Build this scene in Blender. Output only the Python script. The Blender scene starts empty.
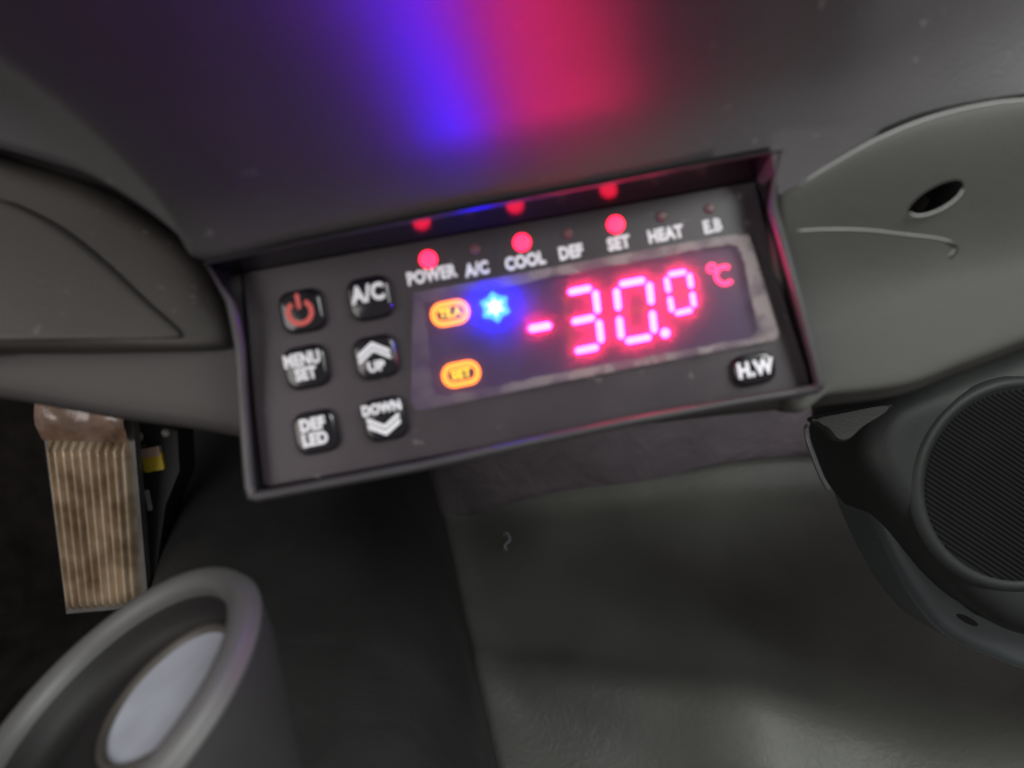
import bpy, bmesh, math, random
from mathutils import Vector, Matrix
from mathutils.geometry import tessellate_polygon
random.seed(4)
R = math.radians
S = bpy.context.scene
COL = S.collection

# ------------------------------------------------------------------ frame of reference
# "panel" frame: x along the controller face, y up the face, z out of it towards the driver (metres)
PITCH = R(38); ROLL = R(11); D = 0.25; F = 804.0
cp, sp = math.cos(PITCH), math.sin(PITCH)
cr, sr = math.cos(ROLL), math.sin(ROLL)
PW = Matrix(((1, 0, 0), (0, sp, -cp), (0, cp, sp)))          # panel -> world (X right, Y forward, Z up)
def W(x, y, z): return PW @ Vector((x, y, z))
def ray(px, py):                                              # direction in the panel frame per metre of depth
    u, v = (px - 512) / F, (384 - py) / F
    return Vector((u * cr + v * sr, -u * sr + v * cr, -1))
def at(px, py, z=0.0):                                        # panel-frame point on the plane z
    return Vector((0, 0, D)) + ray(px, py) * (D - z)
def atw(px, py, z=0.0): return PW @ at(px, py, z)
FLOOR = sp * D - 0.60
CAMW = W(0, 0, D)
def on_floor(px, py, h=0.0):
    d = PW @ ray(px, py); t = (FLOOR + h - CAMW.z) / d.z
    return CAMW + d * t
def on_y(px, py, y):
    d = PW @ ray(px, py); t = (y - CAMW.y) / d.y
    return CAMW + d * t

# ------------------------------------------------------------------ camera, world, lamps
cam = bpy.data.cameras.new('camera'); co = bpy.data.objects.new('camera', cam); COL.objects.link(co)
cam.sensor_width = 36; cam.lens = 36 * F / 1024; cam.clip_start = 0.005; cam.clip_end = 50
co.matrix_world = Matrix.Translation(CAMW) @ (PW @ Matrix.Rotation(-ROLL, 3, 'Z')).to_4x4()
cam.dof.use_dof = True; cam.dof.focus_distance = 0.42; cam.dof.aperture_fstop = 7.2
S.camera = co
w = bpy.data.worlds.new('World'); S.world = w; w.use_nodes = True
w.node_tree.nodes['Background'].inputs[0].default_value = (1.0, 0.97, 0.97, 1)
w.node_tree.nodes['Background'].inputs[1].default_value = 0.25
def area(name, loc, target, size, power, col):
    l = bpy.data.lights.new(name, 'AREA'); l.shape = 'RECTANGLE'; l.size, l.size_y = size; l.energy = power; l.color = col
    o = bpy.data.objects.new(name, l); COL.objects.link(o); o.location = loc
    o.rotation_euler = (Vector(target) - Vector(loc)).to_track_quat('-Z', 'Y').to_euler()
area('passenger_window_light', (0.80, -0.45, 0.88), (0.1, 0.1, -0.1), (0.8, 0.6), 17, (0.96, 1.0, 0.97))
area('driver_window_light', (-0.85, -0.75, 0.65), (-0.05, 0.05, -0.1), (0.9, 0.6), 6.5, (1.0, 0.93, 0.9))
S.view_settings.view_transform = 'Standard'; S.view_settings.look = 'None'
S.view_settings.exposure = 0; S.view_settings.gamma = 1
S.render.engine = 'CYCLES'

# ------------------------------------------------------------------ materials
def nodes(name):
    m = bpy.data.materials.new(name); m.use_nodes = True
    nt = m.node_tree; return m, nt, nt.nodes['Principled BSDF']
def plastic(name, col, rough=0.5, grain=900, bump=0.25, var=0.25, spec=0.5, blotch=18, dust=0.0, bd=0.0004):
    m, nt, b = nodes(name); N, L = nt.nodes, nt.links
    tc = N.new('ShaderNodeTexCoord')
    n1 = N.new('ShaderNodeTexNoise'); n1.inputs['Scale'].default_value = blotch; n1.inputs['Detail'].default_value = 6
    n2 = N.new('ShaderNodeTexNoise'); n2.inputs['Scale'].default_value = grain; n2.inputs['Detail'].default_value = 2
    L.new(tc.outputs['Object'], n1.inputs['Vector']); L.new(tc.outputs['Object'], n2.inputs['Vector'])
    r = N.new('ShaderNodeValToRGB'); r.color_ramp.elements[0].position = 0.3; r.color_ramp.elements[1].position = 0.7
    r.color_ramp.elements[0].color = tuple(c * (1 - var) for c in col) + (1,)
    r.color_ramp.elements[1].color = tuple(c * (1 + var) for c in col) + (1,)
    L.new(n1.outputs['Fac'], r.inputs['Fac'])
    out = r.outputs['Color']
    if dust:
        n3 = N.new('ShaderNodeTexNoise'); n3.inputs['Scale'].default_value = 240; n3.inputs['Detail'].default_value = 1
        L.new(tc.outputs['Object'], n3.inputs['Vector'])
        r3 = N.new('ShaderNodeValToRGB'); r3.color_ramp.elements[0].position = 0.72; r3.color_ramp.elements[1].position = 0.8
        r3.color_ramp.elements[1].color = (dust, dust, dust, 1)
        L.new(n3.outputs['Fac'], r3.inputs['Fac'])
        mx = N.new('ShaderNodeMix'); mx.data_type = 'RGBA'
        L.new(r3.outputs['Color'], mx.inputs[0]); L.new(out, mx.inputs[6]); mx.inputs[7].default_value = (0.5, 0.48, 0.46, 1)
        out = mx.outputs[2]
    L.new(out, b.inputs['Base Color'])
    mr = N.new('ShaderNodeMapRange'); mr.inputs['To Min'].default_value = max(0.03, rough - 0.08); mr.inputs['To Max'].default_value = rough + 0.08
    L.new(n1.outputs['Fac'], mr.inputs['Value']); L.new(mr.outputs['Result'], b.inputs['Roughness'])
    bp = N.new('ShaderNodeBump'); bp.inputs['Strength'].default_value = bump; bp.inputs['Distance'].default_value = bd
    L.new(n2.outputs['Fac'], bp.inputs['Height']); L.new(bp.outputs['Normal'], b.inputs['Normal'])
    b.inputs['Specular IOR Level'].default_value = spec
    return m
def glow(name, col, strength):
    m, nt, b = nodes(name)
    b.inputs['Base Color'].default_value = (0.05, 0.05, 0.05, 1)
    b.inputs['Emission Color'].default_value = tuple(col) + (1,)
    b.inputs['Emission Strength'].default_value = strength
    return m
M_UP = plastic('upper dashboard vinyl', (0.044, 0.039, 0.043), 0.47, 1100, 0.3, 0.15, 1.0, 9, dust=0.13)
M_UP.node_tree.nodes['Principled BSDF'].inputs['IOR'].default_value = 1.7
M_LOW = plastic('lower dashboard plastic', (0.058, 0.054, 0.052), 0.55, 1300, 0.25, 0.15, 0.4, 12)
M_GLOVE = plastic('right dashboard plastic', (0.060, 0.060, 0.055), 0.6, 1300, 0.25, 0.12, 0.35, 12)
M_POD = plastic('left shroud plastic', (0.044, 0.040, 0.036), 0.45, 1300, 0.2, 0.2, 0.5, 16, dust=0.15)
M_HOUS = plastic('housing plastic', (0.050, 0.047, 0.050), 0.35, 1500, 0.08, 0.15, 0.6, 30)
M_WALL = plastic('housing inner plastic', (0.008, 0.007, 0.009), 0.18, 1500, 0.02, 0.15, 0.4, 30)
M_FACE = plastic('faceplate plastic', (0.028, 0.020, 0.026), 0.36, 1800, 0.10, 0.2, 0.6, 40, dust=0.12)
M_BTN = plastic('button gloss plastic', (0.006, 0.005, 0.008), 0.12, 1500, 0.02, 0.2, 0.6, 60)
M_WHITE = plastic('white print', (0.78, 0.77, 0.82), 0.5, 1500, 0.02, 0.05)
M_GREYP = plastic('grey print', (0.50, 0.48, 0.56), 0.5, 1500, 0.02, 0.08)
M_RED = plastic('red print', (0.62, 0.09, 0.08), 0.4, 1500, 0.02, 0.05)
M_BOARD = plastic('display backing', (0.045, 0.022, 0.065), 0.3, 1500, 0.05, 0.2)  # purple tint puts the display's glow into the base colour
M_EDGEHI = plastic('pale seam and edge highlight', (0.26, 0.26, 0.25), 0.45)  # pale grey stands in for light caught on panel and slot edges
M_SILL = plastic('sill trim plastic', (0.060, 0.068, 0.072), 0.30, 1300, 0.15, 0.2, 0.6, 15)
M_DARK = plastic('dark void', (0.006, 0.006, 0.006), 0.7)
M_CARPET = plastic('dark carpet', (0.016, 0.014, 0.013), 0.95, 900, 0.9, 0.5, 0.1, 30, bd=0.002)
M_CONS = plastic('console plastic', (0.026, 0.026, 0.026), 0.6, 1200, 0.3, 0.25, 0.3, 12)
M_MAT = plastic('floor mat vinyl', (0.095, 0.096, 0.088), 0.40, 1600, 0.35, 0.3, 0.4, 7, bd=0.0006)
M_TOE = plastic('toe board panel', (0.11, 0.092, 0.105), 0.5, 1200, 0.3, 0.3, 0.4, 10)
M_CUP = plastic('cup holder plastic', (0.034, 0.034, 0.034), 0.38, 1500, 0.12, 0.15, 0.5, 20)
M_CUPRIM = plastic('cup holder rim', (0.085, 0.083, 0.082), 0.5, 1500, 0.12, 0.15, 0.6, 20)
M_CUPC = plastic('cup collar', (0.060, 0.052, 0.046), 0.45, 1500, 0.12, 0.15, 0.5, 20)
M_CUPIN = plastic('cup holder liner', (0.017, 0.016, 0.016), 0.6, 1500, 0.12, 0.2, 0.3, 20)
M_PLATE = plastic('pedal plate metal', (0.12, 0.115, 0.11), 0.4, 900, 0.2, 0.3, 0.6, 60)
M_PALE = plastic('pale liner', (0.40, 0.42, 0.48), 0.55, 700, 0.2, 0.12, 0.3, 60)
M_DOOR = plastic('door panel plastic', (0.017, 0.019, 0.018), 0.55, 1300, 0.2, 0.2, 0.3, 15)
M_GRILLE = plastic('speaker grille plastic', (0.006, 0.006, 0.007), 0.8, 1300, 0.2, 0.2, 0.2, 20)
M_STEEL = plastic('dull steel', (0.30, 0.29, 0.27), 0.35, 900, 0.2, 0.3, 0.8, 60)
M_STICK = plastic('yellow sticker', (0.75, 0.55, 0.03), 0.5, 900, 0.02, 0.1)
M_STICK2 = plastic('pale sticker', (0.60, 0.40, 0.34), 0.5, 900, 0.02, 0.1)
M_SEG = glow('red led segment', (1.0, 0.009, 0.10), 100)
M_UNIT = glow('red led unit symbol', (1.0, 0.012, 0.10), 5)
M_LED = glow('red indicator lit', (1.0, 0.006, 0.05), 4.5)
M_BLUE = glow('blue led symbol', (0.0002, 0.0017, 1.0), 480)
M_ORANGE = glow('orange led ring', (1.0, 0.19, 0.003), 3.6)
M_YELLOW = glow('yellow led text', (1.0, 0.60, 0.0), 1.8)
M_LEDOFF = plastic('unlit indicator', (0.13, 0.05, 0.06), 0.3)
def coarse(m, scale, strength, dist):
    N, L = m.node_tree.nodes, m.node_tree.links; b = N['Principled BSDF']; prev = b.inputs['Normal'].links[0].from_node
    tc = N.new('ShaderNodeTexCoord'); n = N.new('ShaderNodeTexNoise'); n.inputs['Scale'].default_value = scale; n.inputs['Detail'].default_value = 8; n.inputs['Distortion'].default_value = 0.8
    bp = N.new('ShaderNodeBump'); bp.inputs['Strength'].default_value = strength; bp.inputs['Distance'].default_value = dist
    L.new(tc.outputs['Object'], n.inputs['Vector']); L.new(n.outputs['Fac'], bp.inputs['Height'])
    L.new(bp.outputs['Normal'], prev.inputs['Normal'])
coarse(M_GLOVE, 60, 0.1, 0.002); coarse(M_LOW, 60, 0.1, 0.002); coarse(M_MAT, 9, 0.5, 0.014); coarse(M_MAT, 160, 0.25, 0.002); coarse(M_CONS, 12, 0.3, 0.008); coarse(M_TOE, 25, 0.5, 0.01); coarse(M_UP, 35, 0.08, 0.002); coarse(M_DOOR, 40, 0.12, 0.003)
# worn, ribbed pedal metal
def pedal_mat():
    m, nt, b = nodes('worn pedal metal'); N, L = nt.nodes, nt.links
    tc = N.new('ShaderNodeTexCoord'); n = N.new('ShaderNodeTexNoise'); n.inputs['Scale'].default_value = 45; n.inputs['Detail'].default_value = 8
    L.new(tc.outputs['Object'], n.inputs['Vector'])
    r = N.new('ShaderNodeValToRGB'); e = r.color_ramp.elements
    e[0].position = 0.30; e[0].color = (0.24, 0.16, 0.09, 1); e[1].position = 0.62; e[1].color = (0.60, 0.48, 0.34, 1)
    L.new(n.outputs['Fac'], r.inputs['Fac']); L.new(r.outputs['Color'], b.inputs['Base Color'])
    b.inputs['Roughness'].default_value = 0.42; b.inputs['Metallic'].default_value = 0.25
    bp = N.new('ShaderNodeBump'); bp.inputs['Strength'].default_value = 0.4; bp.inputs['Distance'].default_value = 0.001
    L.new(n.outputs['Fac'], bp.inputs['Height']); L.new(bp.outputs['Normal'], b.inputs['Normal'])
    return m
M_PEDAL = pedal_mat()
# hazy clear window: mostly clear, a little milky so the lit segments bloom in it
def pane_mat():
    m = bpy.data.materials.new('hazy clear window'); m.use_nodes = True
    nt = m.node_tree; N, L = nt.nodes, nt.links; N.clear()
    o = N.new('ShaderNodeOutputMaterial'); t = N.new('ShaderNodeBsdfTransparent'); d = N.new('ShaderNodeBsdfTranslucent')
    df = N.new('ShaderNodeBsdfDiffuse'); df.inputs[0].default_value = (0.55, 0.5, 0.55, 1)
    g = N.new('ShaderNodeBsdfGlossy'); g.inputs['Roughness'].default_value = 0.18
    t.inputs[0].default_value = (0.95, 0.93, 0.97, 1); d.inputs[0].default_value = (0.8, 0.75, 0.85, 1)
    tc = N.new('ShaderNodeTexCoord'); n = N.new('ShaderNodeTexNoise'); n.inputs['Scale'].default_value = 90; n.inputs['Detail'].default_value = 7
    L.new(tc.outputs['Object'], n.inputs['Vector'])
    mr = N.new('ShaderNodeMapRange'); mr.inputs['From Min'].default_value = 0.35; mr.inputs['From Max'].default_value = 0.7
    mr.inputs['To Min'].default_value = 0.07; mr.inputs['To Max'].default_value = 0.15
    L.new(n.outputs['Fac'], mr.inputs['Value'])
    m0 = N.new('ShaderNodeMixShader'); m0.inputs[0].default_value = 0.2; L.new(d.outputs[0], m0.inputs[1]); L.new(df.outputs[0], m0.inputs[2])
    m1 = N.new('ShaderNodeMixShader'); L.new(mr.outputs['Result'], m1.inputs[0]); L.new(t.outputs[0], m1.inputs[1]); L.new(m0.outputs[0], m1.inputs[2])
    m2 = N.new('ShaderNodeMixShader'); m2.inputs[0].default_value = 0.03; L.new(m1.outputs[0], m2.inputs[1]); L.new(g.outputs[0], m2.inputs[2])
    L.new(m2.outputs[0], o.inputs[0]); return m
M_PANE = pane_mat()
def film_mat():
    m = bpy.data.materials.new('scuffed film edge'); m.use_nodes = True
    nt = m.node_tree; N, L = nt.nodes, nt.links; b = N['Principled BSDF']; o = N['Material Output']
    b.inputs['Base Color'].default_value = (0.30, 0.25, 0.25, 1); b.inputs['Roughness'].default_value = 0.55
    t = N.new('ShaderNodeBsdfTransparent'); mx = N.new('ShaderNodeMixShader')
    tc = N.new('ShaderNodeTexCoord'); n = N.new('ShaderNodeTexNoise'); n.inputs['Scale'].default_value = 140; n.inputs['Detail'].default_value = 8
    L.new(tc.outputs['Object'], n.inputs['Vector'])
    mr = N.new('ShaderNodeMapRange'); mr.inputs['From Min'].default_value = 0.40; mr.inputs['From Max'].default_value = 0.58
    mr.inputs['To Min'].default_value = 0.25; mr.inputs['To Max'].default_value = 0.8
    L.new(n.outputs['Fac'], mr.inputs['Value'])
    sx = N.new('ShaderNodeSeparateXYZ'); L.new(tc.outputs['Object'], sx.inputs[0])
    gx = N.new('ShaderNodeMapRange'); gx.inputs['From Min'].default_value = -0.03; gx.inputs['From Max'].default_value = 0.03
    gx.inputs['To Min'].default_value = 0.15; gx.inputs['To Max'].default_value = 0.85; L.new(sx.outputs[0], gx.inputs['Value'])
    mu = N.new('ShaderNodeMath'); mu.operation = 'MULTIPLY'; L.new(gx.outputs[0], mu.inputs[0]); L.new(mr.outputs['Result'], mu.inputs[1])
    L.new(mu.outputs[0], mx.inputs[0])
    L.new(t.outputs[0], mx.inputs[1]); L.new(b.outputs[0], mx.inputs[2]); L.new(mx.outputs[0], o.inputs[0]); return m
M_FILM = film_mat()

# ------------------------------------------------------------------ object helpers (vertices given in WORLD coordinates)
def thing(name, label, cat, base):
    o = bpy.data.objects.new(name, None); COL.objects.link(o); o.location = base
    o.empty_display_size = 0.01; o['label'] = label; o['category'] = cat; return o
def origin(p):
    v = Vector((0, 0, 0))
    while p is not None: v = v + p.location; p = p.parent
    return v
def mesh(name, verts, faces, mat, parent=None, smooth=False, kind=None, base=None, label=None):
    o0 = origin(parent) if parent else Vector(base or (0, 0, 0))
    me = bpy.data.meshes.new(name); me.from_pydata([Vector(v) - o0 for v in verts], [], faces)
    bm = bmesh.new(); bm.from_mesh(me); bmesh.ops.remove_doubles(bm, verts=bm.verts, dist=1e-6)
    bmesh.ops.recalc_face_normals(bm, faces=bm.faces); bm.to_mesh(me); bm.free()
    me.materials.append(mat)
    if smooth:
        for p in me.polygons: p.use_smooth = True
    o = bpy.data.objects.new(name, me); COL.objects.link(o)
    if parent: o.parent = parent
    else: o.location = o0
    if kind: o['kind'] = kind
    if label: o['label'] = label
    return o
def auto(o, ang=40):
    me = o.data; bm = bmesh.new(); bm.from_mesh(me)
    for e in bm.edges:
        if len(e.link_faces) == 2 and e.calc_face_angle(0) > R(ang): e.smooth = False
    for f in bm.faces: f.smooth = True
    bm.to_mesh(me); bm.free(); return o
def rings(loops, close_first=False, close_last=False, closed=True):
    n = len(loops[0]); V = [v for l in loops for v in l]; Fc = []
    for i in range(len(loops) - 1):
        for j in range(n if closed else n - 1):
            k = (j + 1) % n; Fc.append((i * n + j, i * n + k, (i + 1) * n + k, (i + 1) * n + j))
    def cap(off):
        tris = tessellate_polygon([[Vector(v) for v in V[off:off + n]]])
        return [tuple(off + a for a in t) for t in tris]
    if close_first: Fc += cap(0)
    if close_last: Fc += cap((len(loops) - 1) * n)
    return V, Fc
def catmull(pts, k=8, closed=True):
    n = len(pts); out = []
    P = [Vector(p) for p in pts]
    rng = range(n) if closed else range(n - 1)
    for i in rng:
        if closed: a, b, c, d = P[i - 1], P[i], P[(i + 1) % n], P[(i + 2) % n]
        else: a, b, c, d = P[max(i - 1, 0)], P[i], P[i + 1], P[min(i + 2, n - 1)]
        for j in range(k):
            t = j / k
            out.append(0.5 * ((2 * b) + (c - a) * t + (2 * a - 5 * b + 4 * c - d) * t * t + (3 * b - a - 3 * c + d) * t ** 3))
    if not closed: out.append(P[-1])
    return out
def tube(pts, r, seg=8, taper=True):
    L = []
    for i, p in enumerate(pts):
        a = pts[max(i - 1, 0)]; b = pts[min(i + 1, len(pts) - 1)]; t = (b - a).normalized()
        u = t.cross(Vector((0.3, 0.2, 1))).normalized(); v = t.cross(u)
        rr = r * (min(1, 0.3 + min(i, len(pts) - 1 - i) / 3) if taper else 1)
        L.append([p + u * rr * math.cos(2 * math.pi * k / seg) + v * rr * math.sin(2 * math.pi * k / seg) for k in range(seg)])
    return rings(L, True, True)
def sstep(a, b, x):
    t = max(0, min(1, (x - a) / (b - a))); return t * t * (3 - 2 * t)
def PP(lst): return [PW @ Vector(v) for v in lst]              # panel list -> world list
def rrect(w, h, r, n=6, p=None):
    out = []
    for cx, cy, a0 in ((w / 2 - r, h / 2 - r, 0), (-w / 2 + r, h / 2 - r, 90), (-w / 2 + r, -h / 2 + r, 180), (w / 2 - r, -h / 2 + r, 270)):
        for i in range(n + 1):
            a = R(a0 + 90 * i / n); out.append(Vector((cx + r * math.cos(a), cy + r * math.sin(a), 0)))
    return out
def prism(name, pts, c, z0, z1, mat, parent, bevel=0.0, smooth=False, label=None):
    """flat outline pts (x, y) about panel point c, raised from z0 to z1"""
    lo = [Vector((c[0] + p[0], c[1] + p[1], z0)) for p in pts]; L = [lo]
    if bevel:
        L.append([Vector((c[0] + p[0], c[1] + p[1], z1 - bevel)) for p in pts])
        for a in (0.35, 0.7, 1.0):
            f = 1 - (1 - math.cos(a * math.pi / 2)) * 1.0
            L.append([Vector((c[0] + p[0] - math.copysign(min(abs(p[0]), bevel * (1 - f)), p[0]), c[1] + p[1] - math.copysign(min(abs(p[1]), bevel * (1 - f)), p[1]), z1 - bevel + bevel * math.sin(a * math.pi / 2))) for p in pts])
    else: L.append([Vector((c[0] + p[0], c[1] + p[1], z1)) for p in pts])
    V, Fc = rings(L, False, True)
    o = mesh(name, PP(V), Fc, mat, parent, label=label)
    return auto(o, 35) if bevel else o
def text_bm(s, size, bold, ext):
    cu = bpy.data.curves.new('t', 'FONT'); cu.body = s; cu.size = size; cu.offset = bold; cu.extrude = ext
    cu.align_x = 'CENTER'; cu.align_y = 'CENTER'; cu.resolution_u = 3; cu.space_line = 0.72; cu.space_character = 1.06
    o = bpy.data.objects.new('t', cu); COL.objects.link(o)
    bpy.context.view_layer.update()
    me = bpy.data.meshes.new_from_object(o.evaluated_get(bpy.context.evaluated_depsgraph_get()))
    bpy.data.objects.remove(o); bpy.data.curves.remove(cu); return me
def lettering(name, s, c, z, size, mat, parent, bold=0.0, sx=1.0, sy=1.0):
    me = text_bm(s, size, bold, 0.00008)
    V = [W(c[0] + v.co.x * sx, c[1] + v.co.y * sy, z + v.co.z) for v in me.vertices]; Fc = [tuple(p.vertices) for p in me.polygons]
    bpy.data.meshes.remove(me)
    xs = [v.x for v in V]; 
    return mesh(name, V, Fc, mat, parent)
def pillow(outline, zf, er, depth, cen=None, nr=14):
    """closed outline [(x,y)] in the panel frame -> rounded-edge slab, returned as loops in the panel frame"""
    n = len(outline); c = cen or sum((Vector((p[0], p[1])) for p in outline), Vector((0, 0))) / n
    L = [[Vector((p[0], p[1], zf(p[0], p[1]) - depth)) for p in outline], [Vector((p[0], p[1], zf(p[0], p[1]) - er)) for p in outline]]
    for a in (0.2, 0.4, 0.6, 0.8, 1.0):
        ins = er * (1 - math.cos(a * math.pi / 2)); dz = er * (1 - math.sin(a * math.pi / 2)); lp = []
        for p in outline:
            q = Vector((p[0], p[1])); dd = (c - q); q = q + dd.normalized() * ins
            lp.append(Vector((q.x, q.y, zf(q.x, q.y) - dz)))
        L.append(lp)
    base = L[-1]
    for k in range(1, nr):
        t = k / nr; lp = []
        for p in base:
            q = Vector((p.x, p.y)).lerp(c, t * 0.995); lp.append(Vector((q.x, q.y, zf(q.x, q.y))))
        L.append(lp)
    return L

# ------------------------------------------------------------------ the setting: floor, firewall
def bumpy(x, y, s, amp): return amp * (math.sin(x * s + 1.3) * math.cos(y * s * 0.8 + 0.4) + 0.5 * math.sin((x + y) * s * 1.7 + 2))
V = []; Fc = []; nx, ny = 40, 40
for j in range(ny):
    for i in range(nx):
        V.append((-1.2 + 2.4 * i / (nx - 1), -1.2 + 1.75 * j / (ny - 1), FLOOR - 0.012))
for j in range(ny - 1):
    for i in range(nx - 1): a = j * nx + i; Fc.append((a, a + 1, a + nx + 1, a + nx))
mesh('floor', V, Fc, M_CARPET, kind='structure')
YT = on_floor(640, 492).y                                      # where the toe board meets the floor
V = []; Fc = []
for j in range(30):
    for i in range(40):
        x = -1.2 + 2.4 * i / 39; t = j / 29
        V.append((x, YT + 0.012 + 0.28 * t + bumpy(x, t, 9, 0.004), FLOOR - 0.012 + 0.75 * t))
for j in range(29):
    for i in range(39): a = j * 40 + i; Fc.append((a, a + 1, a + 41, a + 40))
mesh('firewall', V, Fc, M_CARPET, kind='structure', smooth=True)

# ------------------------------------------------------------------ toe board panel (light band under the controller) and floor mat
tb = thing('toe_board_panel', 'dull grey upright panel behind the floor mat under the controller', 'trim panel', (0.1, YT, FLOOR))
V = []; Fc = []; n1, n2 = 30, 14
for j in range(n2):
    for i in range(n1):
        u = i / (n1 - 1); t = j / (n2 - 1)
        a = on_floor(438 + (822 - 438) * u, 514 - 48 * u + 4, 0.0)
        x = a.x + 0.0 * t; y = YT - 0.006 + 0.10 * t + 0.006 * math.sin(u * 7)
        V.append((x, y, FLOOR - 0.005 + 0.30 * t + 0.004 * math.sin(u * 5)))
m0 = len(V)
V += [(v[0], v[1] + 0.008, v[2]) for v in V]
for j in range(n2 - 1):
    for i in range(n1 - 1):
        a = j * n1 + i; Fc.append((a, a + 1, a + n1 + 1, a + n1)); Fc.append((m0 + a, m0 + a + n1, m0 + a + n1 + 1, m0 + a + 1))
for j in range(n2 - 1):
    for i in (0, n1 - 1): a = j * n1 + i; Fc.append((a, a + n1, m0 + a + n1, m0 + a))
for j in (0, n2 - 1):
    for i in range(n1 - 1): a = j * n1 + i; Fc.append((a, a + 1, m0 + a + 1, m0 + a))
mesh('panel', V, Fc, M_TOE, tb, smooth=True)

mat = thing('floor_mat', 'large dark grey-green vinyl floor mat with soft waves, left edge folded', 'floor mat', on_floor(700, 650))
tl, bl = on_floor(441, 512), on_floor(512, 830); tr, br = on_floor(850, 466), on_floor(1400, 900)
V = []; Fc = []; n1, n2 = 60, 50
def mat_pt(u, t):
    p = tl.lerp(tr, u).lerp(bl.lerp(br, u), t)
    h = 0.006 + 0.026 * math.exp(-((u - 0.58 + 0.25 * t) / 0.10) ** 2) * t + 0.020 * math.exp(-((t - 0.72 - 0.25 * (u - 0.4)) / 0.09) ** 2) * math.exp(-((u - 0.25) / 0.35) ** 2)
    h += 0.010 * math.exp(-(u / 0.04) ** 2) + 0.030 * math.exp(-(t / 0.05) ** 2) * 0.5 + bumpy(u, t, 9, 0.0032)
    h -= 0.010 * math.exp(-((t - 0.88) / 0.06) ** 2) * math.exp(-((u - 0.28) / 0.15) ** 2)
    return Vector((p.x, p.y, FLOOR + h))
for j in range(n2):
    for i in range(n1): V.append(mat_pt(i / (n1 - 1), j / (n2 - 1)))
m0 = len(V); V += [Vector((v.x, v.y, v.z - 0.006)) for v in V]
for j in range(n2 - 1):
    for i in range(n1 - 1):
        a = j * n1 + i; Fc.append((a, a + 1, a + n1 + 1, a + n1)); Fc.append((m0 + a, m0 + a + n1, m0 + a + n1 + 1, m0 + a + 1))
for j in range(n2 - 1):
    for i in (0, n1 - 1): a = j * n1 + i; Fc.append((a, a + n1, m0 + a + n1, m0 + a))
for j in (0, n2 - 1):
    for i in range(n1 - 1): a = j * n1 + i; Fc.append((a, a + 1, m0 + a + 1, m0 + a))
mesh('mat_sheet', V, Fc, M_MAT, mat, smooth=True)
fz = thing('lint', 'tiny pale thread of lint lying on the dark floor mat', 'lint', on_floor(507, 540, 0.01))
pts = catmull([on_floor(a, b, h) for a, b, h in ((503, 536, .012), (507, 533, .016), (510, 540, .014), (505, 545, .018), (507, 551, .012))], 5, False)
V, Fc = tube(pts, 0.0005, 6); mesh('fibre', V, Fc, M_GREYP, fz)

# ------------------------------------------------------------------ centre console (tunnel)
cons = thing('center_console', 'dark centre tunnel between the pedal and the floor mat', 'console', on_floor(400, 700))
ca, cb = on_floor(441, 508), on_floor(520, 860)
V = []; Fc = []; n1 = 28; n2 = 26
for j in range(n2):
    t = -0.15 + 1.3 * j / (n2 - 1); b = ca.lerp(cb, t)
    hgt = 0.16 + 0.05 * t; wid = 0.24
    for i in range(n1):
        u = i / (n1 - 1); a = u * math.pi
        sx_ = math.copysign(abs(math.cos(a)) ** 0.55, math.cos(a)); sz_ = math.sin(a) ** 0.55 if 0 < i < n1 - 1 else 0
        V.append((b.x - wid / 2 + wid / 2 * sx_, b.y, FLOOR - 0.01 + (hgt + 0.01) * sz_ + bumpy(u * 3, t * 2, 3, 0.002)))
for j in range(n2 - 1):
    for i in range(n1 - 1): a = j * n1 + i; Fc.append((a, a + 1, a + n1 + 1, a + n1))
mesh('console_cover', V, Fc, M_CONS, cons, smooth=True)

# ------------------------------------------------------------------ dashboard
dash = thing('dashboard', 'dark grey dashboard with moulded panels framing the controller', 'dashboard', W(0, -0.05, -0.05))
# upper panel: lower edge in pixels with its z
edge = [(-260, 60, .012), (-120, 112, .012), (0, 146, .013), (80, 170, .014), (140, 204, .016), (178, 234, .018), (203, 258, .019), (300, 238, .020), (400, 218, .021), (500, 199, .022), (600, 180, .022), (700, 160, .022), (783, 145, .019), (850, 140, .0150), (930, 111, .0115), (1024, 94, .009), (1130, 88, .008), (1300, 92, .008)]
E = [at(*e) for e in edge]
Ec = catmull(E, 12, False)
L = []
prof = []; y = z = 0.0; ds = 0.003
for k in range(46):
    prof.append((y, z)); th = R(46) + R(20) * sstep(0, 9, k) + R(20) * min(1, max(0, k - 5) / 22); y += ds * math.cos(th); z += ds * math.sin(th)
x0_, x1_ = at(783, 147, .019).x, at(880, 130, .012).x
def drop(x): return 0.0125 * (1 - (x - x0_) / (x1_ - x0_)) if x0_ - .002 < x < x1_ else 0.0
L.append([Vector((e.x, e.y + 0.004 - drop(e.x), e.z - 0.05)) for e in Ec]); L.append([Vector((e.x, e.y - drop(e.x), e.z - 0.003 - .45 * drop(e.x))) for e in Ec])
L.append([Vector((e.x, e.y - drop(e.x), e.z - .45 * drop(e.x))) for e in Ec])
for (py, pz) in prof[1:]:
    lp = []
    for e in Ec:
        k = 1.0
        k = 1 - 0.55 * sstep(0.04, 0.22, e.x) - 0.35 * sstep(0.05, 0.24, -e.x) - 1.25 * max(-.06, min(.06, e.x))
        lp.append(Vector((e.x, e.y + py + (1 - k) * pz * 0.9, e.z + pz * k)))
    L.append(lp)
V, Fc = rings(L, closed=False)
auto(mesh('upper_panel', PP(V), Fc, M_UP, dash), 50)
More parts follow.
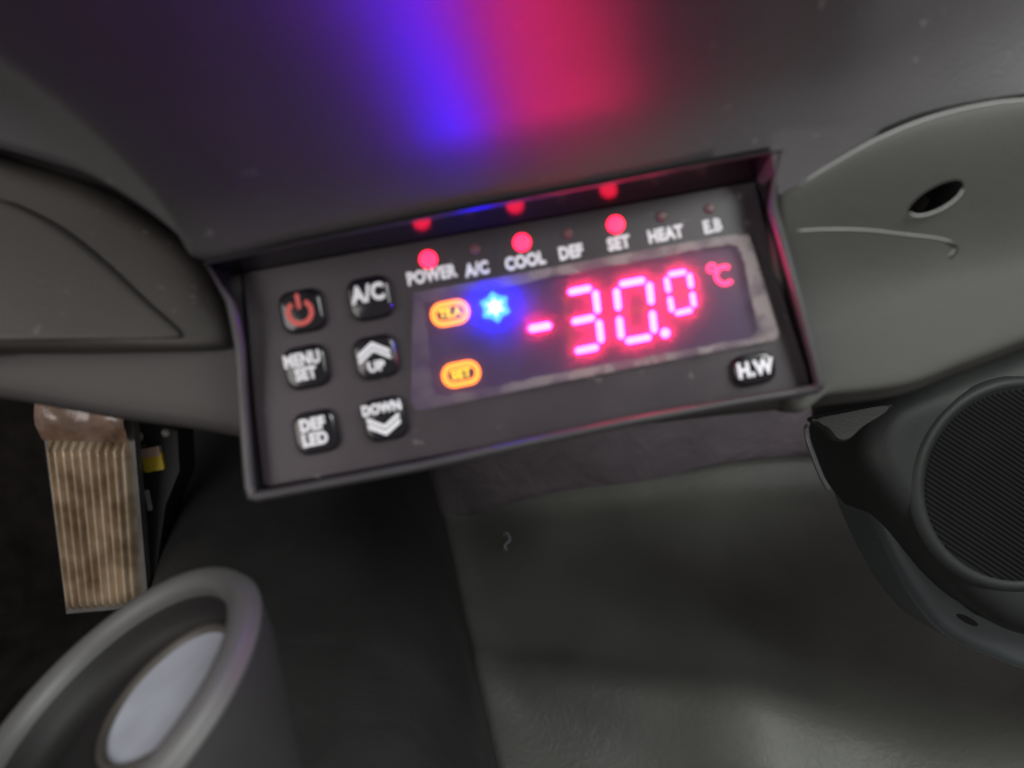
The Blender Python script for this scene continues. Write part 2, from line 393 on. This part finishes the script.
# lower panel: a broad strip behind controller and shroud, rolling under at its lower edge
low = [(-260, 375), (-120, 385), (0, 400), (110, 419), (235, 438), (330, 470), (420, 462), (560, 437), (700, 419), (828, 406), (905, 396), (960, 376), (1024, 352), (1150, 300), (1300, 250)]
Lp = catmull([at(a, b, -0.012) for a, b in low], 6, False); L = []
for dy, dz in ((0.16, -0.03), (0.10, -0.006), (0.05, 0), (0.03, 0), (0.012, 0), (0.005, -0.0006), (0.002, -0.002), (0, -0.005), (0.001, -0.010), (0.003, -0.05)):
    L.append([Vector((p.x, p.y + dy, p.z + dz)) for p in Lp])
V, Fc = rings(L, closed=False)
auto(mesh('lower_panel', PP(V), Fc, M_LOW, dash), 50)
# underside: unseen plate added to block light, lower edge forward to the firewall
back = W(0, 0, -1) ; back.z = 0; 
V = []; n0 = len(Lp)
for f in (0.0, 0.5, 1.0):
    for p in Lp:
        q_ = PW @ Vector((p.x * (1 + f * 0.6), p.y + 0.003, p.z - 0.05)); V.append(Vector((q_.x, q_.y + 0.62 * f, q_.z + 0.02 * f)))
m0 = len(V); V += [v + Vector((0, 0, 0.01)) for v in V]; Fc = []
for j in range(2):
    for i in range(n0 - 1): a = j * n0 + i; Fc += [(a, a + 1, a + n0 + 1, a + n0), (m0 + a, m0 + a + n0, m0 + a + n0 + 1, m0 + a + 1)]
mesh('underside_light_block', V, Fc, M_CARPET, dash)
# left shroud with its cover flap
o1 = [(-230, 60), (-100, 122), (0, 156), (85, 181), (145, 216), (182, 246), (207, 282), (222, 318), (226, 338), (215, 348), (150, 351), (0, 353), (-230, 350)]
def zs(x, y):
    return -0.004 + 0.010 * max(0, min(1, (-0.09 - x) / 0.07)) ** 0.8
sh = catmull([at(a, b, 0.0) for a, b in o1], 6)
V, Fc = rings(pillow([(p.x, p.y) for p in sh], zs, 0.006, 0.03, Vector(at(60, 290).xy)), False, True)
auto(mesh('shroud', PP(V), Fc, M_POD, dash), 45)
o2 = [(-230, 150), (-80, 178), (10, 203), (60, 229), (101, 262), (140, 300), (172, 330), (174, 336), (160, 338), (77, 340), (-60, 343), (-230, 343)]
c2 = catmull([at(a, b, 0.002) for a, b in o2], 5)
V, Fc = rings(pillow([(p.x, p.y) for p in c2], lambda x, y: zs(x, y) + 0.0012, 0.0010, 0.006, Vector(at(20, 290).xy)), False, True)
auto(mesh('cover_flap', PP(V), Fc, M_POD, dash), 45)
V, Fc = tube(PP([Vector((p.x, p.y, zs(p.x, p.y) + 0.0002)) for p in catmull([at(a, b, 0.002) for a, b in o2[2:8]], 8, False)]), 0.0009, 6)
mesh('flap_gap', V, Fc, M_DARK, dash)
# right panel with edge highlight drawn as a pale bead, oval slot and seam
o3 = [(762, 205), (786, 188), (850, 149), (890, 129), (930, 114), (975, 103), (1024, 97), (1140, 92), (1280, 110), (1290, 240), (1160, 292), (1024, 345), (962, 368), (905, 388), (828, 397), (790, 400)]
def zg(x, y): return -0.002 + 0.0185 * sstep(0.005, 0.055, y) - 0.02 * max(0, x - 0.12)
g = catmull([at(a, b, 0.0135 if b < 200 else -0.002) for a, b in o3], 7)
Lg = pillow([(p.x, p.y) for p in g], zg, 0.0035, 0.02, Vector(at(960, 250).xy))
V, Fc = rings(Lg, False, True)
gp = auto(mesh('right_panel', PP(V), Fc, M_GLOVE, dash), 45)
sc = at(925, 203, 0.001)
def ell(a, b, ang, n=28): return [Vector((a * math.cos(2 * math.pi * i / n) * math.cos(ang) - b * math.sin(2 * math.pi * i / n) * math.sin(ang), a * math.cos(2 * math.pi * i / n) * math.sin(ang) + b * math.sin(2 * math.pi * i / n) * math.cos(ang), 0)) for i in range(n)]
ea = R(28) - ROLL
cut = prism('cutter', ell(0.0088, 0.0034, ea), sc, -0.016, 0.02, M_DARK, dash)
gp.data.materials.append(M_DARK)
# close the back so the boolean is solid
bm = bmesh.new(); bm.from_mesh(gp.data); bmesh.ops.holes_fill(bm, edges=[e for e in bm.edges if e.is_boundary]); bmesh.ops.recalc_face_normals(bm, faces=bm.faces); bm.to_mesh(gp.data); bm.free()
bm = bmesh.new(); bm.from_mesh(cut.data); bmesh.ops.holes_fill(bm, edges=[e for e in bm.edges if e.is_boundary]); bmesh.ops.recalc_face_normals(bm, faces=bm.faces); bm.to_mesh(cut.data); bm.free()
md = gp.modifiers.new('b', 'BOOLEAN'); md.object = cut; md.operation = 'DIFFERENCE'; md.solver = 'EXACT'
bpy.context.view_layer.update()
nm = bpy.data.meshes.new_from_object(gp.evaluated_get(bpy.context.evaluated_depsgraph_get()))
gp.modifiers.clear(); gp.data = nm; bpy.data.objects.remove(cut)
edg = [Vector((p.x, p.y, p.z + .0002)) for p in Lg[4][7:64]]
V, Fc = tube(PP(edg), 0.0004, 6); mesh('edge_highlight', V, Fc, M_EDGEHI, dash)  # pale tube paints the highlight along the panel's upper edge
rim = [Vector((sc.x + p.x, sc.y + p.y, zg(sc.x, sc.y) + 0.0002)) for p in ell(0.0090, 0.0036, ea, 40)]
V, Fc = tube(PP(rim[20:40]), 0.00035, 6); mesh('slot_highlight', V, Fc, M_EDGEHI, dash)  # highlight on the slot's lower rim, put in as a pale half ring
sm = catmull([(lambda q: Vector((q.x, q.y, zg(q.x, q.y) + 0.00005)))(at(a, b, 0.0)) for a, b in ((789, 235), (820, 233), (860, 233), (900, 236), (935, 239), (952, 243), (956, 249), (950, 256))], 8, False)
V, Fc = tube(PP(sm), 0.0003, 6); mesh('seam', V, Fc, M_EDGEHI, dash)
sm2 = [v + Vector((0.0004, -0.0006, -0.0002)) for v in sm[-22:]]
V, Fc = tube(PP(sm2), 0.0005, 6); mesh('seam_gap', V, Fc, M_DARK, dash)

# ------------------------------------------------------------------ the controller
ctl = thing('temperature_controller', 'black digital controller with lit red minus 30.0 reading and seven square buttons', 'controller', W(0, 0, 0))
# housing: outline of the lip (pixel, z), and the matching point on the faceplate rim
hp = [  # outer lip px,py,z ; faceplate px,py
    (203, 262, .019, 243, 273), (300, 241, .020, 330, 257), (400, 221, .021, 425, 240), (500, 202, .022, 515, 224), (600, 183, .022, 600, 209), (700, 163, .022, 690, 193), (783, 148, .020, 755, 181),
    (777, 178, .016, 761, 200), (780, 206, .013, 767, 224), (792, 248, .011, 779, 270), (808, 305, .010, 794, 322), (822, 358, .009, 808, 366), (828, 386, .008, 813, 387),
    (820, 394, .007, 805, 390), (740, 407, .006, 730, 404), (640, 425, .006, 635, 421), (530, 448, .006, 530, 441), (420, 472, .007, 425, 460), (330, 489, .008, 335, 477), (256, 503, .009, 268, 489),
    (246, 501, .009, 261, 485), (242, 488, .009, 259, 470), (236, 410, .009, 252, 405), (232, 345, .011, 247, 345), (224, 302, .014, 244, 305), (213, 278, .017, 243, 285)]
outer = [at(a, b, z) for a, b, z, c, d in hp]; face = [at(c, d, 0.0) for a, b, z, c, d in hp]
def sub(P, k=3):
    out = []
    for i in range(len(P)):
        for j in range(k): out.append(P[i].lerp(P[(i + 1) % len(P)], j / k))
    return out
outer, face = sub(outer), sub(face); cen = Vector((0.005, 0.015, 0))
N_ = len(outer)
def inset(P, d, dz):
    out = []
    for i, p in enumerate(P):
        t = (P[(i + 1) % N_] - P[i - 1]); n = Vector((t.y, -t.x, 0)).normalized()   # clockwise outline: inward normal
        top = sstep(0.035, 0.048, p.y)
        out.append(p + n * d * (1.3 - 1.0 * top) + Vector((0, 0, dz * (1 - .5 * top))))
    return out
Lh = [[Vector((p.x, p.y, -0.02)) for p in outer], inset(outer, 0, -0.0018), inset(outer, 0.0003, -0.0008), inset(outer, 0.0009, -0.0002), inset(outer, 0.0013, 0), inset(outer, 0.0018, -0.0003), inset(outer, 0.0022, -0.0010), inset(outer, 0.0024, -0.0020)]
V, Fc = rings(Lh)
auto(mesh('housing', PP(V), Fc, M_HOUS, ctl), 60)
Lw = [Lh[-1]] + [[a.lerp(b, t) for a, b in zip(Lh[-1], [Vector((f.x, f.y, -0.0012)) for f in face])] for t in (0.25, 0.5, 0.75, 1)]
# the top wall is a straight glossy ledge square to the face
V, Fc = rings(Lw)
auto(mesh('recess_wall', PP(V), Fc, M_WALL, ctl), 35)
# faceplate
V, Fc = rings([[Vector((p.x, p.y, -0.004)) for p in face], [Vector((p.x, p.y, -0.0006)) for p in inset(face, 0.0002, 0)], inset(face, 0.0008, 0)], False, True)
fpl = auto(mesh('faceplate', PP(V), Fc, M_FACE, ctl), 35)

# buttons
BT = [(302, 311, 'power'), (370, 298, 'ac'), (306, 367, 'menu'), (376, 357, 'up'), (316, 432, 'def'), (385, 419, 'down')]
def ring_arc(r0, r1, a0, a1, n=24):
    o = [Vector((r1 * math.cos(a0 + (a1 - a0) * i / n), r1 * math.sin(a0 + (a1 - a0) * i / n), 0)) for i in range(n + 1)]
    return o + [Vector((r0 * math.cos(a1 + (a0 - a1) * i / n), r0 * math.sin(a1 + (a0 - a1) * i / n), 0)) for i in range(n + 1)]
def chev(w, h, t, up=1): return [Vector((-w, 0, 0)), Vector((0, h * up, 0)), Vector((w, 0, 0)), Vector((w, -t * up, 0)), Vector((0, (h - t) * up, 0)), Vector((-w, -t * up, 0))]
ZB = 0.0030
def button(px, py, w, h, label=None):
    c = at(px, py, 0.002)
    b = prism('button', rrect(w, h, 0.0036), (c.x, c.y), 0.0, ZB, M_BTN, ctl, bevel=0.0012, label=label)
    return b, c
labs = dict(power='button with a red power symbol', ac='button printed A/C', menu='button printed MENU SET', up='button with an up arrow', down='button with a down arrow')
labs['def'] = 'button printed DEF LED'
for px, py, k in BT:
    b, c = button(px, py, 0.0132, 0.0132, labs[k])
    z = ZB + 0.0002
    if k == 'power':
        prism('power_symbol', ring_arc(0.0028, 0.0043, R(125), R(415)), (c.x - .0004, c.y - .0004), ZB, z + .0001, M_RED, b)
        prism('power_symbol', rrect(0.0013, 0.0048, 0.0005), (c.x - .0004, c.y + .0030), ZB, z + .0001, M_RED, b)
    if k == 'ac': lettering('legend', 'A/C', (c.x - .0002, c.y + .0012), z, 0.0064, M_WHITE, b, 0.00028, 0.92, 1.1)
    if k == 'menu':
        lettering('legend', 'MENU', (c.x - .0006, c.y + .0023), z, 0.0046, M_WHITE, b, 0.00022, 0.86, 1.15)
        lettering('legend', 'SET', (c.x - .0002, c.y - .0022), z, 0.0044, M_WHITE, b, 0.00022, 0.9, 1.15)
    if k == 'def':
        lettering('legend', 'DEF', (c.x - .0004, c.y + .0024), z, 0.0044, M_WHITE, b, 0.00022, 1.0, 1.15)
        lettering('legend', 'LED', (c.x - .0004, c.y - .0022), z, 0.0044, M_WHITE, b, 0.00022, 1.0, 1.15)
    if k == 'up':
        prism('arrow', chev(0.0050, 0.0032, 0.0015), (c.x - .0003, c.y + .0016), ZB, z, M_WHITE, b)
        prism('arrow', chev(0.0050, 0.0032, 0.0012), (c.x - .0003, c.y - .0003), ZB, z, M_WHITE, b)
        lettering('legend', 'UP', (c.x - .0003, c.y - .0030), z, 0.0042, M_WHITE, b, 0.0002)
    if k == 'down':
        lettering('legend', 'DOWN', (c.x - .0003, c.y + .0034), z, 0.0038, M_WHITE, b, 0.0002, 0.92, 1.1)
        prism('arrow', chev(0.0050, 0.0030, 0.0013, -1), (c.x - .0003, c.y - .0000), ZB, z, M_WHITE, b)
        prism('arrow', chev(0.0050, 0.0030, 0.0015, -1), (c.x - .0003, c.y - .0020), ZB, z, M_WHITE, b)
b, c = button(754, 369, 0.0130, 0.0098, 'button printed H.W, alone at the right')
lettering('legend', 'H.W', (c.x, c.y), ZB + .0002, 0.0056, M_WHITE, b, 0.0003, 0.95, 1.1)

# display window
ZP = 0.0028
WIN = [(424, 302), (560, 276), (690, 251), (728, 244), (737, 246), (742, 256), (757, 325), (756, 333), (749, 338), (640, 358), (520, 381), (444, 396), (437, 394), (433, 388)]
OUT = [(398, 281), (560, 250), (690, 226), (738, 233), (748, 235), (752, 246), (778, 332), (778, 338), (770, 341), (650, 364), (530, 388), (424, 410), (416, 410), (413, 402)]
wi = [at(a, b, ZP) for a, b in WIN]; ou = [at(a, b, ZP) for a, b in OUT]
OUT2 = [(413, 293), (560, 266), (690, 242), (734, 235), (748, 235), (752, 246), (778, 332), (778, 338), (770, 341), (650, 364), (530, 388), (424, 410), (416, 410), (411, 402)]
ou = [at(a, b, ZP) for a, b in OUT2]
bk = [Vector((p.x, p.y, 0.0003)) for p in ou]
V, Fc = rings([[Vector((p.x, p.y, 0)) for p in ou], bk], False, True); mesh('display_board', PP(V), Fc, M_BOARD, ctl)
V, Fc = rings([ou, [Vector((p.x, p.y, ZP + 0.0004)) for p in ou]], False, True)
pane = mesh('display_window', PP([Vector((p.x, p.y, ZP)) for p in ou]), [tuple(a for a in t) for t in tessellate_polygon([[Vector(v) for v in ou]])], M_PANE, ctl)
# ragged inner edge of the film
wi2, ou2 = sub(wi, 8), sub(ou, 8)
wi2 = [p + Vector((random.uniform(-1, 1), random.uniform(-1, 1), 0)) * 0.00035 for p in wi2]
V, Fc = rings([[p + Vector((0, 0, .0003)) for p in ou2], [p + Vector((0, 0, .0005)) for p in ou2], [p + Vector((0, 0, .0005)) for p in wi2], [p + Vector((0, 0, .0003)) for p in wi2]])
mesh('film_border', PP(V), Fc, M_FILM, pane)

# lit symbols, on the board
Z0 = 0.0003
def seg(p, q, w, name, parent, mat=M_SEG, label=None):
    a, b = at(p[0], p[1], .001), at(q[0], q[1], .001); d = (b - a); l = d.length; d.normalize(); n = Vector((-d.y, d.x, 0))
    h = w / 2; c = (a + b) / 2
    poly = [d * (-l / 2), d * (-l / 2 + h * .8) + n * h, d * (l / 2 - h * .8) + n * h, d * (l / 2), d * (l / 2 - h * .8) - n * h, d * (-l / 2 + h * .8) - n * h]
    return prism(name, poly, (c.x, c.y), Z0, Z0 + .0004, mat, parent, label=label)
TH = 0.0019
def digit(box, on, th=TH, label=None):
    TL, TR, BL, BR = [Vector(b) for b in box]; MLx, MRx = TL.lerp(BL, .5), TR.lerp(BR, .5)
    S_ = dict(a=(TL, TR), b=(TR, MRx), c=(MRx, BR), d=(BL, BR), e=(MLx, BL), f=(TL, MLx), g=(MLx, MRx))
    cc = at(*((TL + BR) / 2), .001)
    # the digit's dark cavity plate carries its segments
    w_ = (at(*TR, .001) - at(*TL, .001)).length + th * 1.5; h_ = (at(*BL, .001) - at(*TL, .001)).length + th * 1.5
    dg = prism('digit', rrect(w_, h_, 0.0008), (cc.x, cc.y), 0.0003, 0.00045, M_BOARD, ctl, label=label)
    for k in on:
        p, q = S_[k]; p2, q2 = p.lerp(q, .10), q.lerp(p, .10)
        a, b2 = p2, q2
        s = seg(a, b2, th, 'segment', dg)
    for k in [c_ for c_ in 'abcdefg' if c_ not in on]:
        p, q = S_[k]; seg(p.lerp(q, .10), q.lerp(p, .10), th * .8, 'segment', dg, M_LEDOFF, 'unlit segment')
    return dg
digit(((565, 293), (595, 287), (572, 352), (602, 346)), 'abcdg', label='large digit 3')
digit(((616, 285), (649, 279), (622, 342), (655, 336)), 'abcdef', label='large digit 0')
digit(((666, 275), (689, 271), (673, 314), (695, 309)), 'abcdef', 0.0015, label='small digit 0 after the point')
seg((528, 329), (552, 325), 0.0022, 'minus_segment', ctl)
c = at(665.5, 333, .001); prism('decimal_point', ell(.0014, .0014, 0, 16), (c.x, c.y), Z0, Z0 + .0005, M_SEG, ctl)
c = at(712, 268, .001); prism('degree_symbol', ring_arc(.0007, .0016, 0, R(359.9)), (c.x, c.y), Z0, Z0 + .0004, M_UNIT, ctl)
c = at(725, 275, .001); prism('unit_letter', ring_arc(.0020, .0033, R(48), R(312)), (c.x, c.y), Z0, Z0 + .0004, M_UNIT, ctl)
c = at(495, 307, .001)
star = []
for i in range(12):
    r_ = 0.0050 if i % 2 == 0 else 0.0037; a = R(90 + 30 * i); star.append(Vector((r_ * math.cos(a), r_ * math.sin(a), 0)))
sf = prism('snowflake_symbol', star, (c.x, c.y), Z0, Z0 + .0004, M_BLUE, ctl)
M_COREB = glow('white led core', (0.4, 0.85, 1.0), 4)
fl = []
for i in range(12):
    r_ = 0.0030 if i % 2 == 0 else 0.0016; a = R(90 + 30 * i); fl.append(Vector((r_ * math.cos(a), r_ * math.sin(a), 0)))
prism('snowflake_core', fl, (c.x, c.y), Z0 + .0004, Z0 + .0005, M_COREB, sf)
for (px, py, s) in ((450, 313, 'TE.A'), (461, 374, 'SET')):
    c = at(px, py, .001); o_ = rrect(0.0122, 0.0078, 0.0038, 8); i_ = rrect(0.0086, 0.0042, 0.0020, 8)
    L = [[Vector((c.x + p.x, c.y + p.y, Z0)) for p in o_], [Vector((c.x + p.x, c.y + p.y, Z0 + .0004)) for p in o_], [Vector((c.x + p.x, c.y + p.y, Z0 + .0004)) for p in i_], [Vector((c.x + p.x, c.y + p.y, Z0)) for p in i_]]
    V, Fc = rings(L); pr = mesh('status_symbol', PP(V), Fc, M_ORANGE, ctl, label='glowing orange oval reading ' + s)
    lettering('lit_text', s, (c.x, c.y), Z0 + .0003, 0.0042, M_YELLOW, pr, 0.0002, 0.78 if len(s) > 3 else 0.9, 0.95)
# indicator row
IND = [(428, 259, 1, 'POWER', 431, 275), (475, 249, 0, 'A/C', 477, 269), (522, 242, 1, 'COOL', 525, 261), (568, 233, 0, 'DEF', 571, 252), (616, 224, 1, 'SET', 619, 243), (662, 216, 0, 'HEAT', 666, 234), (710, 208, 0, 'E.B', 713, 226)]
for px, py, lit, s, lx, ly in IND:
    c = at(px, py, .001)
    prism('indicator_light', ell(.0028 if lit else .0016, .0028 if lit else .0016, 0, 20), (c.x, c.y), -.0002, .0009, M_LED if lit else M_LEDOFF, ctl, bevel=.0004, label=('lit' if lit else 'unlit') + ' red indicator above ' + s)
    c = at(lx, ly, .001)
    lettering('lettering', s, (c.x, c.y), .0001, 0.0056, M_WHITE, fpl, 0.0003, 0.76, 0.95)

# ------------------------------------------------------------------ cup holder (lower left)
ctr = at(95, 704, 0.028)
nimg = Vector((-.50, .74, .42)).normalized()
nrm = Vector((nimg.x * cr + nimg.y * sr, -nimg.x * sr + nimg.y * cr, nimg.z))
ax = nrm.normalized(); e1 = ax.cross(Vector((0, 0, 1))).normalized(); e2 = ax.cross(e1).normalized()
cup = thing('cup_holder', 'round grey cup holder with a thick smooth rim and pale bottom', 'cup holder', PW @ (ctr - ax * 0.11))
def circ(r, h, n=64): return [ctr + ax * h + (e1 * math.cos(2 * math.pi * k / n) + e2 * math.sin(2 * math.pi * k / n)) * r for k in range(n)]
RI, RO = 0.0415, 0.0505
dn = Vector((sr * -1 * 0.3, -1, -0.25)).normalized()
def down(r, t): return [p + dn * t for p in circ(r, -.006)]
L = [down(RO - .004, .22), down(RO, .10), down(RO + .002, .04), down(RO + .002, .012), down(RO + .001, .004), circ(RO + .0005, -.006)]
V, Fc = rings(L); mesh('body', PP(V), Fc, M_CUP, cup, smooth=True)
L = [circ(RO + .0005, -.006)] + [circ((RO + RI) / 2 + (RO - RI) / 2 * math.cos(R(a)), -.006 + .006 * math.sin(R(a)) ** .8) for a in range(0, 181, 12)]
V, Fc = rings(L); mesh('rim', PP(V), Fc, M_CUPRIM, cup, smooth=True)
L = [circ(RI, -.006), circ(RI - .0005, -.009), circ(RI - .001, -.012), circ(RI - .003, -.0155), circ(RI - .008, -.016)]
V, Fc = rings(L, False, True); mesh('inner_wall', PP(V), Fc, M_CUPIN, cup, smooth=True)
mj = Vector((.82 * cr + .57 * sr, -.82 * sr + .57 * cr, 0)); mj = (mj - ax * mj.dot(ax)).normalized(); oc = ctr + mj * 0.0160
def oring(r, h, n=48): return [oc + ax * h + (e1 * math.cos(2 * math.pi * k / n) + e2 * math.sin(2 * math.pi * k / n)) * r for k in range(n)]
V, Fc = rings([oring(.0242, -.0150), oring(.0237, -.0100), oring(.0227, -.0090), oring(.0212, -.0095), oring(.0205, -.0115)])
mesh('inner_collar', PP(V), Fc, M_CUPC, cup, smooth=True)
V, Fc = rings([oring(.0209, -.0130), oring(.0208, -.0108)], False, True); mesh('bottom', PP(V), Fc, M_PALE, cup)

# ------------------------------------------------------------------ accelerator pedal
dp = 0.58
def pd(px, py, dd=0.0): return at(px, py, D - (dp + dd))
q = [pd(40, 406), pd(128, 410), pd(140, 606, .03), pd(66, 612, .03)]    # TL TR BR BL of the ribbed pad
ped = thing('accelerator_pedal', 'worn metal accelerator pedal with vertical ribs at far left', 'pedal', PW @ q[3])
pn = (q[1] - q[0]).cross(q[0] - q[3]).normalized()
if pn.z < 0: pn = -pn
def pq(u, v, h): return (q[0].lerp(q[1], u)).lerp(q[3].lerp(q[2], u), v) + pn * h
V = []; Fc = []; nu = 10 * 8 + 1; nv = 24; v0 = 0.16
for j in range(nv):
    v = v0 + (1 - v0) * j / (nv - 1)
    for i in range(nu):
        u = i / (nu - 1); edge_ = min(1, u / .06, (1 - u) / .10, (v - v0) / .01 if j else 0, (1 - v) / .01 if j < nv - 1 else 0)
        ph = (u * 10) % 1.0
        rib = 0.0048 * max(0, math.sin(math.pi * ph)) ** 0.8
        V.append(pq(u, v, (-.004 + .004 * max(0, edge_)) + rib * max(0, edge_)))
for j in range(nv - 1):
    for i in range(nu - 1): a = j * nu + i; Fc.append((a, a + 1, a + nu + 1, a + nu))
mesh('pedal_pad', PP(V), Fc, M_PEDAL, ped, smooth=True)
V = [pq(-.03, -.06, -.012), pq(1.02, -.06, -.012), pq(1.08, 1.02, -.012), pq(-.04, 1.02, -.012), pq(-.03, -.06, -.003), pq(1.02, -.06, -.003), pq(1.08, 1.02, -.004), pq(-.04, 1.02, -.004)]
mesh('backing_plate', PP(V), [(0, 1, 2, 3), (4, 5, 6, 7), (0, 1, 5, 4), (1, 2, 6, 5), (2, 3, 7, 6), (3, 0, 4, 7)], M_PLATE, ped)
V = []; Fc = []
for j in range(9):
    for i in range(17):
        u, v = i / 16, j / 8
        V.append(pq(u * 1.02 - .01, -.06 + .215 * v, .001 + .008 * math.sin(math.pi * v) * (0.7 + .3 * math.sin(u * 9)) + random.uniform(0, .0022)))
for j in range(8):
    for i in range(16): a = j * 17 + i; Fc.append((a, a + 1, a + 18, a + 17))
mesh('pedal_cap', PP(V), Fc, plastic('bronzed pedal cap', (0.20, 0.125, 0.085), 0.25, 500, .4, .5, .8, 60), ped, smooth=True)
# bracket beside it
br_ = thing('pedal_bracket', 'black bracket with two screws and a yellow sticker beside the pedal', 'bracket', PW @ pd(160, 600, .06))
poly = [(126, 415), (178, 430), (180, 470), (166, 505), (158, 560), (152, 615), (138, 615)]
bp_ = [pd(a, b, .04) for a, b in poly]
V, Fc = rings([[p - Vector((0, 0, .03)) for p in bp_], [p - Vector((0, 0, .001)) for p in bp_], [p.lerp(pd(155, 500, .04), .03) for p in bp_]], False, True)
auto(mesh('plate', PP(V), Fc, plastic('bracket plastic', (.006, .006, .007), .65, 800, .2, .3), br_), 30)
def disc(name, px, py, r, mat, parent, zoff=0):
    c = pd(px, py, .04); V, Fc = rings([[Vector((c.x + r * f * math.cos(a), c.y + r * f * math.sin(a), c.z + zz + zoff)) for a in [2 * math.pi * k / 16 for k in range(16)]] for f, zz in ((1, -.002), (1, .001), (.7, .003), (.2, .0035))], False, True)
    auto(mesh(name, PP(V), Fc, mat, parent), 50)
disc('screw', 138, 437, .0045, M_STEEL, br_); disc('screw', 166, 433, .0035, M_STEEL, br_)
def card(name, px, py, w, h, mat, parent, dz=.002):
    c = pd(px, py, .04); prism(name, rrect(w, h, .001, 2), (c.x, c.y), c.z - .002, c.z + dz, mat, parent)
card('sticker', 155, 462, .0150, .0135, M_STICK, br_, .004); card('sticker', 153, 452, .0140, .0075, M_STICK2, br_, .0045)
card('connector', 145, 458, .006, .021, plastic('connector plastic', (.10, .07, .06), .5), br_, .003)
card('clip', 149, 500, .003, .016, M_GREYP, br_); card('clip', 145, 525, .0025, .012, M_GREYP, br_)

# ------------------------------------------------------------------ door panel with speaker (right)
door = thing('door_panel', 'dark moulded door trim with a round ribbed speaker grille at right', 'door panel', at(1000, 640, -.25))
door.location = PW @ at(1000, 640, -.22)
zd = -0.16
def zdo(x, y): return zd - 0.10 * (x - 0.2)
do = [(905, 394), (880, 408), (866, 432), (866, 465), (890, 505), (925, 545), (962, 590), (1000, 622), (1060, 650), (1300, 700), (1400, 500), (1350, 200), (1150, 300), (1024, 352), (960, 374)]
dl = catmull([at(a, b, zd) for a, b in do], 7)
V, Fc = rings(pillow([(p.x, p.y) for p in dl], zdo, 0.016, 0.08, Vector(at(1060, 480, zd).xy)), False, True)
auto(mesh('panel_face', PP(V), Fc, M_DOOR, door), 45)
# grille: raised ring and ribbed disc
gc = at(1022, 484, zdo(at(1022, 484, zd).x, 0)); gr_ = .055
def tilt(P): return [Vector((p.x, p.y, p.z + zdo(p.x, 0) - gc.z + .0005)) for p in P]
def gcirc(r, h, n=72): return [Vector((gc.x + r * math.cos(2 * math.pi * k / n), gc.y + r * .92 * math.sin(2 * math.pi * k / n), gc.z + h)) for k in range(n)]
V, Fc = rings([tilt(gcirc(gr_ + a_, b_)) for a_, b_ in ((.006, -.002), (.0040, .0008), (.0015, .0014), (-.001, .0006), (-.002, -.001))])
gr = mesh('speaker_ring', PP(V), Fc, M_DOOR, door, smooth=True)
V, Fc = rings([tilt(gcirc(gr_ - .001, .0002)), tilt(gcirc(gr_ * .6, .002)), tilt(gcirc(gr_ * .2, .003))], False, True)
sg = mesh('speaker_grille', PP(V), Fc, M_GRILLE, door, smooth=True)
V = []; Fc = []
for k in range(-24, 25):
    yy = k * .0024; hw = math.sqrt(max(0, (gr_ * .96) ** 2 - yy ** 2)); off = len(V)
    n = 10
    for i in range(n + 1):
        x = -hw + 2 * hw * i / n; rr = math.hypot(x, yy); zz = .0005 + .0032 * (1 - (rr / gr_) ** 2)
        a_ = R(-46); X = x * math.cos(a_) - yy * math.sin(a_); Y = x * math.sin(a_) + yy * math.cos(a_)
        nx_, ny_ = -math.sin(a_) * .0008, math.cos(a_) * .0008
        V += [Vector((gc.x + X - nx_, gc.y + (Y - ny_) * .92, gc.z + zz)), Vector((gc.x + X, gc.y + Y * .92, gc.z + zz + .0004)), Vector((gc.x + X + nx_, gc.y + (Y + ny_) * .92, gc.z + zz))]
    for i in range(n): a = off + 3 * i; Fc += [(a, a + 1, a + 4, a + 3), (a + 1, a + 2, a + 5, a + 4)]
mesh('ribs', PP(tilt(V)), Fc, M_GRILLE, sg)
# sill trim below the door panel
sill = thing('sill_trim', 'dark glossy curved sill trim under the door panel with a small slot', 'sill trim', PW @ at(960, 640, -.22))
zl = -0.20
so = [(850, 425), (862, 480), (880, 530), (900, 572), (925, 612), (955, 642), (1000, 662), (1060, 682), (1300, 740), (1300, 600), (1100, 560), (1000, 520), (930, 440), (880, 400)]
sl = catmull([at(a, b, zl) for a, b in so], 7)
V, Fc = rings(pillow([(p.x, p.y) for p in sl], lambda x, y: zl, 0.008, 0.05, Vector(at(990, 560, zl).xy)), False, True)
auto(mesh('trim_face', PP(V), Fc, M_SILL, sill), 45)
c = at(967, 620, zl); prism('slot', ell(.0065, .0018, R(-38)), (c.x, c.y), zl - .002, zl + .0006, M_DARK, sill)
# metal clip and lining under the dashboard corner
clip = thing('trim_bracket', 'small bent grey bracket under the dashboard corner by the door', 'bracket', PW @ at(830, 440, -.12))
zc = -0.10
lo_ = [(812, 419), (842, 412), (884, 404), (892, 406), (884, 414), (864, 426), (848, 440), (836, 441), (826, 430)]
lc_ = catmull([at(a, b, zc) for a, b in lo_], 5)
V, Fc = rings([[p - Vector((0, 0, .006)) for p in lc_], lc_, [p.lerp(at(850, 420, zc), .12) + Vector((0, 0, .0015)) for p in lc_]], True, True)
mesh('plate', PP(V), Fc, plastic('bracket grey', (.018, .018, .017), .5), clip)
V, Fc = tube(PP(catmull([at(a, b, zc + .001) for a, b in ((806, 424), (808, 440), (814, 458), (822, 478), (830, 492))], 6, False)), .0012, 8)
mesh('wire_edge', V, Fc, M_HOUS, clip)
